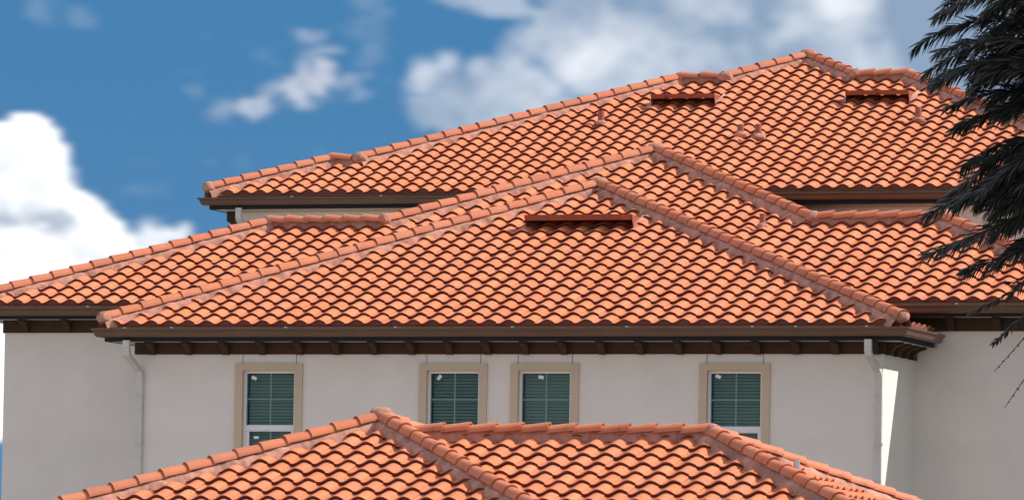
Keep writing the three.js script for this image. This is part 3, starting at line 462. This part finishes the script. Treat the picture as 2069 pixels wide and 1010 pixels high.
// ------------------------------------------------------------------ wide block behind it
{
  const t = thing('wide_block', 'wide stucco block with a stepped clay roof behind the windowed wing', 'building', V3(6.2, 0, -8));
  const EY = 0.455, EZ = -1.9, f = new Face(P3(0, EY, EZ), 'front'), yz = (z) => EY + (EZ - z) * T, vz = (z) => (EZ - z) / CS;
  const RZ = -5.65, FL = -3.25, FR = 15.65, x1 = 0.42, x2 = 2.42, ax = 5.95, az = -9.35, x4 = 9.72, x5 = 11.88, dk = -(H + LIP + 0.012) / CS, B = -14.4;
  const q = (x, z) => [x, yz(z) + dk, z];
  const roof = part(t, 'roof', mergeGeometries([poly([q(FL, EZ), q(FR, EZ), q(x5, RZ), q(x1, RZ)]), poly([q(x2, RZ), q(x4, RZ), q(ax, az)]),
    poly([q(FL, EZ), q(x1, RZ), [FL, EY + dk, -9.4]]), poly([q(FR, EZ), [FR, EY + dk, -9.4], q(x5, RZ)]), poly([q(x1, RZ), q(x5, RZ), [FR, EY + dk, -9.4], [FL, EY + dk, -9.4]]),
    poly([q(x2, RZ), q(ax, az), [ax, yz(az) + dk, B], [x2 - 1, yz(RZ) + dk - T, B]]), poly([q(x4, RZ), [x4 + 1, yz(RZ) + dk - T, B], [ax, yz(az) + dk, B], q(ax, az)])]), M.deck);
  const list = []; const pa = [[FL, 0], [FR, 0], [x5, vz(RZ)], [x1, vz(RZ)]], pb = [[x2, vz(RZ) - 0.055], [x4, vz(RZ) - 0.055], [ax, vz(az)]]; pb.shared = [0];
  layTiles(list, f, [pa, pb], -0.924, 0, [0, 24], 21); roof.userData.tiles = [list];
  closure(roof, f, FL + 0.05, FR - 0.05, -0.924);
  const v = (x, z) => P3(x, yz(z), z), apex = v(ax, az);
  capLines(roof, [[v(FL, EZ), v(x1, RZ), 'hl'], [v(x1, RZ), v(x2, RZ), 'r'], [v(x2, RZ), apex, 'hl'], [v(x4, RZ), apex, 'hr'], [v(x5, RZ), v(x4, RZ), 'r'], [v(FR, EZ), v(x5, RZ), 'hr']],
    [[apex.clone().add(V3(0, 0.03, 0)), 0.17, 0.12, 0.17], [v(x1, RZ).add(V3(0, 0.02, 0.0)), 0.15, 0.12, 0.13], [v(x2, RZ).add(V3(0.02, 0.045, -0.02)), 0.13, 0.13, 0.14], [v(x4, RZ).add(V3(0.02, 0.025, 0)), 0.17, 0.115, 0.14], [v(x5, RZ).add(V3(0.02, 0.03, 0.02)), 0.15, 0.12, 0.15]]);
  ventPipe(t, f.at(8.95, (EZ + 5.43) / CS, 0).add(V3(0, 0.02, 0)), 0.05, 0.14, 61);
  const g = eave(t, FL, FR, EZ, -9, EY, EY - 0.138, EY - 0.318);
  straps(g, [-1.2, 0.4, 13.1, 14.6], EZ + 0.11, EY - 0.135);
  part(t, 'soffit', box(FL + 0.08, FR - 0.08, EY - 0.31, EY - 0.29, -14.4, EZ - 0.08), M.soffit);
  const WX0 = -2.855, WX1 = 15.2, WZ = -2.36;
  part(t, 'frieze', sweep(uPath(WX0, WX1, WZ, -9), [[0.0, 0.162], [0.0, -0.06], [0.026, -0.06], [0.026, 0.162]].reverse()), M.frieze);
  corbels(t, [-2.47, -1.74, -1.01, 12.9, 13.63, 14.36], WZ + 0.026, EY - 0.311);
  part(t, 'wall', boxUV(mergeGeometries([box(WX0, WX1, -Y0, EY - 0.31, WZ - 0.2, WZ), box(WX0, WX0 + 0.2, -Y0, EY - 0.31, -14.4, WZ - 0.2), box(WX1 - 0.2, WX1, -Y0, EY - 0.31, -14.4, WZ - 0.2)])), M.stucco);
  // unseen side wing, added to keep sun off the lower bay wall
  part(t, 'added_wing_wall', box(WX1 + 0.003, 27, -Y0, EY - 0.31, -12, WZ - 0.1), M.stucco);
  part(t, 'added_wing_roof', mergeGeometries([poly([[FR - 0.2, EY - 0.27, EZ + 0.11], [27.4, EY - 0.27, EZ + 0.11], [27.4, EY + 1.75, -7.0], [FR - 0.2, EY + 1.75, -7.0]]), poly([[FR - 0.2, EY + 1.75, -7.0], [27.4, EY + 1.75, -7.0], [27.4, EY - 0.27, -12.1], [FR - 0.2, EY - 0.27, -12.1]]), poly([[27.39, EY - 0.27, EZ + 0.1], [27.39, EY - 0.27, -12.1], [27.39, EY + 1.75, -7.0]])]), M.closure);
  t.userData.roofPart = roof;
}

// ------------------------------------------------------------------ tall block at the back
{
  const t = thing('tall_block', 'tallest stucco block at the back with a large stepped clay roof', 'building', V3(5, 0, -21));
  const EY = 3.19, EZ = -14, f = new Face(P3(0, EY, EZ), 'front'), yz = (z) => EY + (EZ - z) * T, vz = (z) => (EZ - z) / CS;
  const FL = -3.97, FR = 13.75, z1 = -15.69, z2 = -20.4, x1 = -2.2, x2 = -1.7, x3 = 2.95, x4 = 3.82, ax = 5.08, az = -21.7, x6 = 6.38, x7 = 7.35, dk = -(H + LIP + 0.012) / CS, B = -28;
  const xr1 = FR - (EZ - z1), q = (x, z) => [x, yz(z) + dk, z];
  const roof = part(t, 'roof', mergeGeometries([poly([q(FL, EZ), q(FR, EZ), q(xr1, z1), q(x1, z1)]), poly([q(x2, z1), q(xr1, z1), q(x7, z2), q(x3, z2)]), poly([q(x4, z2), q(x6, z2), q(ax, az)]),
    poly([q(FL, EZ), q(x1, z1), [FL, EY + dk, -17.4]]), poly([q(x2, z1), q(x3, z2), [x3, yz(z2) + dk, B], [x2 - 1, yz(z1) + dk - T, B]]), poly([q(FR, EZ), [FR, EY + dk, B], [x7, yz(z2) + dk, B], q(x7, z2)]), poly([q(x3, z2), q(x7, z2), [x7, yz(z2) + dk, B], [x3, yz(z2) + dk, B]])]), M.deck);
  const list = [], vents = [[2.87, 4.08, (EZ + 18.9) / CS], [6.57, 7.75, (EZ + 18.95) / CS]];
  const pa = [[FL, 0], [FR, 0], [xr1, vz(z1)], [x1, vz(z1)]], pb = [[x2, vz(z1) - 0.055], [xr1, vz(z1) - 0.055], [x7, vz(z2)], [x3, vz(z2)]], pc = [[x4, vz(z2) - 0.055], [x6, vz(z2) - 0.055], [ax, vz(az)]]; pb.shared = [0]; pc.shared = [0];
  layTiles(list, f, [pa, pb, pc], -2.019, 0, [0, 25], 31, 0.055); roof.userData.tiles = [list];
  closure(roof, f, FL + 0.05, FR - 0.05, -2.019);
  const v = (x, z) => P3(x, yz(z), z), apex = v(ax, az);
  capLines(roof, [[v(FL, EZ), v(x1, z1), 'hl'], [v(x1, z1), v(x2, z1), 'r'], [v(x2, z1), v(x3, z2), 'hl'], [v(x3, z2), v(x4, z2), 'r'], [v(x4, z2), apex, 'hl'], [v(x6, z2), apex, 'hr'], [v(x7, z2), v(x6, z2), 'r'], [v(FR, EZ), v(x7, z2), 'hr']],
    [[apex.clone().add(V3(0, 0.03, 0)), 0.18, 0.13, 0.17], [v(FL + 0.03, EZ - 0.03).add(V3(0, 0.03, 0)), 0.138, 0.118, 0.138], [v(x1, z1).add(V3(0, 0.02, 0)), 0.15, 0.11, 0.13], [v(x2, z1).add(V3(0.02, 0.02, 0)), 0.17, 0.13, 0.15], [v(x3, z2).add(V3(0, 0.01, 0)), 0.15, 0.11, 0.14], [v(x4, z2).add(V3(0, 0.02, 0)), 0.19, 0.12, 0.15], [v(x6, z2).add(V3(0, 0.02, 0)), 0.17, 0.13, 0.14], [v(x7, z2).add(V3(0.02, 0.02, 0)), 0.15, 0.11, 0.14]]);
  for (const w of vents) roofVent(t, f, ...w, 0.08, 0.17, 0.55);
  for (const [x, z, s] of [[2.25, -17.81, 71], [5.14, -17.04, 72], [5.52, -16.88, 73], [8.25, -17.77, 74]]) ventPipe(t, f.at(x, (EZ - z) / CS, 0).add(V3(0, 0.02, 0)), 0.06, s === 72 ? 0.12 : 0.17, s);
  const g = eave(t, FL, FR, EZ, -22, EY, EY - 0.15, EY - 0.352); straps(g, [-2.3, -0.6, 1.4, 10.2], EZ + 0.11, EY - 0.148);
  part(t, 'soffit', box(FL + 0.08, FR - 0.08, EY - 0.343, EY - 0.323, -27, EZ - 0.08), M.soffit);
  const WX0 = -3.495, WX1 = 13.3, WZ = -14.46;
  part(t, 'cornice_trim', sweep(uPath(WX0, WX1, WZ, -22), [[0, EY - 0.325], [0, EY - 0.385], [0.03, EY - 0.385], [0.03, EY - 0.325]].reverse()), M.trim);
  part(t, 'wall', boxUV(mergeGeometries([box(WX0, WX1, -Y0, EY - 0.325, WZ - 0.2, WZ), box(WX0, WX0 + 0.2, -Y0, EY - 0.325, -27, WZ - 0.2), box(WX1 - 0.2, WX1, -Y0, EY - 0.325, -27, WZ - 0.2), box(WX0 + 0.2, WX1 - 0.2, -Y0, EY - 0.325, -27, -26.8)])), M.stucco);
  const bg = part(t, 'bracket', bracketGeo(0.31, 0.80, 0.10), M.frieze, 'large curved brown bracket under the eave'); bg.rotation.y = -Math.PI / 2; bg.position.add(V3(WX0, EY - 0.345 + Y0, -14.66));
  downspout(t, -3.33, EZ + 0.03, EY - 0.33, WZ, 0.3);
  t.userData.roofPart = roof;
}

// ------------------------------------------------------------------ low building in front: a hipped porch roof beside a long one
{
  const t = thing('low_building', 'low building in front whose clay roof hides the foot of the windowed wall', 'building', V3(11, 0, 11.8));
  const step = L * CS;
  // porch
  const EZ = 12.35 + 12 * step, EY = -2.2695 - (EZ - 12.4) * T, f = new Face(P3(0, EY, EZ), 'front'), az = 11.82, ax = 8.72, yz = (z) => EY + (EZ - z) * T, h = EZ - az, dk = -(H + LIP + 0.012) / CS;
  const q = (x, z) => [x, yz(z) + dk, z];
  // long roof
  const GZ = 11.992 + 12 * step, GY = -2.371 - (GZ - 12) * T, f2 = new Face(P3(0, GY, GZ), 'front'), rz = 11.59, rx = 13.23, h2 = GZ - rz, gz = (z) => GY + (GZ - z) * T, q2 = (x, z) => [x, gz(z) + dk, z], FX = rx + h2, f3 = new Face(P3(FX, GY, GZ), 'right');
  const roof = part(t, 'roof', mergeGeometries([poly([q(ax - h, EZ), q(ax + h, EZ), q(ax, az)]), poly([q(ax - h, EZ), q(ax, az), [ax - h, EY + dk, az - h]]), poly([q(ax + h, EZ), [ax + h, EY + dk, az - h], q(ax, az)]), poly([[ax - h, EY + dk, az - h], q(ax, az), [ax + h, EY + dk, az - h]]),
    poly([q2(9, GZ), q2(FX, GZ), q2(rx, rz), q2(9, rz)]), poly([q2(FX, GZ), [FX, GY + dk, rz - h2], q2(rx, rz)]), poly([q2(9, rz), q2(rx, rz), [FX, GY + dk, rz - h2], [9, GY + dk, rz - h2]])]), M.deck);
  const la = [], lb = [], lc = [];
  layTiles(la, f, [[[ax - h, 0], [ax + h, 0], [ax, (EZ - az) / CS]]], 8.806, 0, [0, 14], 41);
  layTiles(lb, f2, [[[ax + h - 0.45, 0], [FX, 0], [rx, (GZ - rz) / CS], [ax + 0.30, (GZ - rz) / CS]]], 12.948, 0, [0, 14], 42);
  layTiles(lc, f3, [[[0, 0], [2 * h2, 0], [h2, h2 / CS]]], 0.16, 0, [0, 14], 43);
  roof.userData.tiles = [la, lb, lc];
  for (const [ff, a, b, u] of [[f, ax - h + 0.05, ax + h - 0.05, 8.806], [f2, ax + h, FX - 0.05, 12.948], [f3, 0.05, 2 * h2 - 0.05, 0.16]]) closure(roof, ff, a, b, u);
  const apex = P3(ax, yz(az), az), re = P3(rx, gz(rz), rz), k = yz(az) - gz(rz), kk = k / T;
  capLines(roof, [[P3(ax - h, EY, EZ), apex, 'hl'], [P3(ax + h, EY, EZ), apex, 'hr'], [re, P3(ax + kk, gz(rz), rz), 'r'], [P3(FX, GY, GZ), re, 'hr']],
    [[apex.clone().add(V3(0, 0.035, -0.02)), 0.19, 0.14, 0.19], [re.clone().add(V3(0.02, 0.02, 0)), 0.15, 0.115, 0.15]]);
  const beds = [], back = P3(FX, GY, rz - h2), ab = P3(ax + 1.2, yz(az) - 1.2 * T, az - 1.2);
  mortarSide(back, re, NR, 0.2, beds); mortarSide(back, re, NB, 0.2, beds); mortarSide(ab, apex, NR, 0.2, beds); mortarSide(ab, apex, NB, 0.2, beds);
  sub(roof, 'mortar_bed', mergeGeometries(beds), M.mortar); capRun(roof, back, re, 'hip_cap'); capRun(roof, ab, apex, 'hip_cap');
  ventPipe(t, P3(14.50, -2.66, 11.9), 0.045, 0.10, 81, M.lead, false);
  eave(t, ax - h, ax + h, EZ, az - h, EY, EY - 0.148, EY - 0.335); 
  part(t, 'gutter', sweep([[ax + h + 0.1, GZ, 0, 1], [FX, GZ, 1, 1], [FX, rz - h2, 1, 0]], GUT.map(([o, y]) => [o, y + GY - 0.148])), M.gutter);
  part(t, 'soffit', mergeGeometries([box(ax - h + 0.08, ax + h - 0.08, EY - 0.325, EY - 0.305, az - h + 0.08, EZ - 0.08), box(ax + h, FX - 0.08, GY - 0.325, GY - 0.305, rz - h2 + 0.08, GZ - 0.08)]), M.soffit);
  part(t, 'wall', boxUV(mergeGeometries([box(ax - h + 0.5, ax + h - 0.5, -Y0, EY - 0.325, az - h + 0.5, EZ - 0.5), box(ax + h - 0.49, FX - 0.5, -Y0, GY - 0.325, rz - h2 + 0.5, GZ - 0.5)])), M.stucco);
  t.userData.roofPart = roof;
}
// which tiles show: nearer roofs hide parts of the farther ones
{
  const outline = (pts) => pts.map((p) => seen(P3(...p)));
  const main = outline([[-0.3, -3, 0], [-0.3, 0, 0], [5.85, 2.75, -6.55], [12.9, 0, 0], [12.9, -3, 0]]);
  const mid = outline([[-3.3, 0, -1.9], [0.42, 2.05, -5.65], [2.42, 2.05, -5.65], [5.95, 3.55, -9.35], [9.72, 2.05, -5.65], [11.88, 2.05, -5.65], [15.65, 0.5, -1.9]]);
  const low = outline([[4.2, -3.7, 16.3], [8.72, -1.9, 11.82], [9.2, -2.05, 11.6], [13.23, -2.05, 11.59], [17.6, -3.8, 15.9]]);
  const things = Object.fromEntries(scene.children.filter((o) => o.userData.roofPart).map((o) => [o.name, o]));
  for (const [name, hide] of [['low_building', []], ['two_storey_wing', [low]], ['wide_block', [low, main]], ['tall_block', [low, main, mid]]]) {
    hiders.length = 0; hiders.push(...hide); const r = things[name].userData.roofPart; buildTiles(r, r.userData.tiles.flat()); delete r.userData.tiles; delete things[name].userData.roofPart;
  }
}

// ------------------------------------------------------------------ palm at the right
{
  const C = V3(21.15, 0.73 + Y0, 20), t = thing('palm_tree', 'dark feathery palm with drooping fronds hanging in from the right edge', 'palm', V3(C.x, 0, C.z));
  const leaf = new THREE.MeshPhysicalMaterial({ color: rgb(0.028, 0.028, 0.021), roughness: 0.5, transmission: 0.0, side: THREE.DoubleSide }), leafDry = std({ color: rgb(0.052, 0.048, 0.040), roughness: 0.52, side: THREE.DoubleSide }), stem = std({ color: rgb(0.07, 0.06, 0.035), roughness: 0.6 }), bark = std({ color: rgb(0.10, 0.075, 0.05), map: woodTex, roughness: 0.95 });
  const r = rng(404);
  { const pts = []; for (let k = 0; k <= 40; k++) { const y = k / 40 * (C.y - 0.1); pts.push(new THREE.Vector2(0.21 + 0.03 * (k % 2) + 0.10 * Math.exp(-y * 2) + 0.06 * smooth(0.85, 1, k / 40), y)); } const g = new THREE.LatheGeometry(pts, 20); g.translate(C.x, 0, C.z); part(t, 'trunk', boxUV(g.toNonIndexed()), bark); }
  function frond(tip, lift, n, ll, mat, bare = 0) {
    const base = C.clone().add(V3((r() - 0.5) * 0.2, (r() - 0.5) * 0.3, (r() - 0.5) * 0.2)), midp = base.clone().lerp(tip, 0.5).add(V3(0, lift, 0)), curve = new THREE.QuadraticBezierCurve3(base, midp, tip);
    const tube = new THREE.TubeGeometry(curve, 20, 0.012, 5), tp = tube.attributes.position; for (let i = 0; i < tp.count; i++) { const s = Math.floor(i / 6) / 20, c = curve.getPoint(s), k = 1.6 - 1.25 * s; tp.setXYZ(i, c.x + (tp.getX(i) - c.x) * k, c.y + (tp.getY(i) - c.y) * k, c.z + (tp.getZ(i) - c.z) * k); }
    const m = part(t, numbered('frond'), tube, stem);
    const pos = []; const up = V3(0, 1, 0);
    for (let k = 0; k < n; k++) {
      const s = 0.16 + 0.84 * Math.pow(k / n, 0.92); if (bare && s > 1 - bare && r() < 0.75) continue; const p = curve.getPoint(s), a = curve.getTangent(s), side = a.clone().cross(up).normalize(), top = side.clone().cross(a).normalize();
      for (const sg of [-1, 1]) {
        const len = ll * (0.45 + 0.75 * Math.sin(Math.PI * Math.min(0.97, 0.12 + s * 0.82))) * (0.75 + 0.4 * r()), roll = (r() - 0.62) * 2.6, fwd = 0.75 + 0.75 * s * s + 0.3 * r();
        const d = side.clone().multiplyScalar(sg * Math.cos(roll)).addScaledVector(top, Math.sin(roll)).addScaledVector(a, fwd).normalize(), droop = 0.05 + 0.55 * r(), w = 0.011 + 0.004 * r();
        const wv = d.clone().cross(Math.abs(d.y) > 0.8 ? V3(1, 0, 0) : up).normalize().lerp(top, r() * 0.7).normalize();
        const cv = (q) => p.clone().addScaledVector(d, len * q).add(V3(0, -droop * len * q * q * 0.62, 0));
        const q = [cv(0), cv(0.35), cv(0.7), cv(1)], ws = [0.5, 1, 0.8, 0.02];
        for (let i = 0; i < 3; i++) { const A = q[i].clone().addScaledVector(wv, -w * ws[i]), B = q[i].clone().addScaledVector(wv, w * ws[i]), D = q[i + 1].clone().addScaledVector(wv, -w * ws[i + 1]), E = q[i + 1].clone().addScaledVector(wv, w * ws[i + 1]); for (const v of [A, B, E, A, E, D]) pos.push(v.x, v.y, v.z); }
      }
    }
    const g = new THREE.BufferGeometry(); g.setAttribute('position', new THREE.Float32BufferAttribute(pos, 3)); g.computeVertexNormals(); sub(m, 'leaflets', g, mat);
  }
  // tips as metres from the crown: leftwards, up, towards the viewer, how far the stem arches, how worn the frond is
  const tips = [[-2.6, 1.66, 0.16, 1.73, 0], [-2.92, 1.19, 0.27, 1.6, 0], [-2.78, 0.87, 0.32, 1.36, 0], [-2.65, 0.78, 0.45, 1.25, 0], [-2.51, 0.49, 0.27, 0.82, 0], [-2.39, 0.22, 0.43, 0.76, 0], [-2.69, -0.52, -0.37, 0.87, 0], [-2.81, -0.74, 0.02, 0.37, 0], [-2.36, -0.67, 0.45, 0.54, 0], [-2.77, -1.22, 0.18, -0.15, 0], [-2.27, -1.42, 0.41, -0.36, 0], [-1.9, -1.51, -0.12, -0.97, 1], [-2.26, -1.89, 0.13, -0.45, 1], [-2.02, -2.24, -0.03, -0.2, 1], [-1.94, -2.57, 0.18, -0.3, 2], [-1.81, -2.99, 0.2, -0.15, 2], [-2.36, 2.13, 0.73, 2.19, 0], [-2.52, 0.84, -0.82, 1.34, 0], [-2.54, 1.09, 0.64, 1.14, 0], [-2.36, 1.79, 0.64, 2.27, 0], [-1.86, 1.65, 0.26, 1.92, 0], [-1.88, 1.8, 0.83, 2.13, 0], [-2.31, 0.62, -0.77, 0.91, 0], [-2.46, 1.9, 0.11, 2.01, 0], [-2.05, 2.15, -0.48, 2.24, 0], [-2.3, 0.75, -0.14, 1, 0], [-2.58, 0.94, -1.05, 1.53, 0], [-2.06, 0.87, 0.48, 0.95, 0], [-2.24, 1.52, -1.01, 1.52, 0], [-1.87, 1.84, 0.41, 1.9, 0], [-1.88, 0.56, -0.39, 0.85, 0], [-2.1, 1.25, 0.4, 1.33, 0], [-2.05, 0.78, 0.79, 0.89, 0], [-2.28, 1.99, 0.74, 2.25, 0], [-2, 1.57, -0.48, 1.84, 0], [-2.39, 1.61, -0.8, 1.63, 0], [-1.96, 0.97, -1, 1.11, 0], [-2.15, 0.46, -0.63, 0.8, 0], [-2.07, 1.13, -0.26, 1.41, 0], [-1.89, 2.06, -0.11, 2, 0], [-2.53, 0.71, 0.8, 1.19, 0], [-2.1, 1.07, -0.23, 1.17, 0], [-1.94, 1.9, -0.19, 2, 0], [-1.94, 0.44, -0.19, 1.08, 0], [-2.13, 1.31, -0.52, 1.59, 0], [-2.52, 1.46, 0.88, 1.66, 0], [-2.09, 0.5, -0.42, 0.89, 0], [-2.32, 2, 0.63, 2.35, 0], [-2.1, 1.53, 0.29, 1.93, 0], [-2.11, 1.01, 0.31, 1.26, 0], [-2.11, -0.45, 0.34, 0.73, 0], [-1.81, -0.46, 0.15, 0.63, 0], [-2.07, -0.19, 0.31, 0.56, 0], [-1.9, -0.63, 0.54, 0.48, 0], [-2.01, -0.52, 0.59, 0.65, 0], [-1.88, -0.52, 0.34, 0.75, 0], [-1.81, -1.14, 0.05, -0.07, 0], [-1.88, -0.34, -0.04, 0.96, 0], [-1.96, -0.86, -0.59, 0.34, 0], [-2.05, -0.95, -0.14, 0.22, 0], [-1.92, -0.79, 0.4, 0.33, 0], [-2.32, -0.2, 0.27, 0.7, 0], [-1.98, -0.39, -0.82, 0.68, 0], [-2.27, -0.64, -0.66, 0.01, 0], [-2.3, -0.49, -0.84, 0.25, 0], [-2.18, -0.63, 0.16, 0.45, 0]];
  tips.forEach(([x, y, z, lift, worn], i) => frond(C.clone().add(V3(x, y, z)), lift, worn === 2 ? 26 : worn ? 100 : 190, worn === 2 ? 0.035 : worn ? 0.12 : 0.27, i % 3 ? leaf : leafDry));
  for (let k = 0; k < 34; k++) { const a = -1.9 + 3.8 * r(), y = -2 + 4.4 * r(), rad = Math.sqrt(Math.max(0.6, 7.4 - y * y)); frond(C.clone().add(V3(Math.cos(a) * rad, y, Math.sin(a) * rad)), 0.4 + 0.4 * r(), 64, 0.34, r() < 0.5 ? leaf : leafDry); }
}

renderer.render(scene, camera);
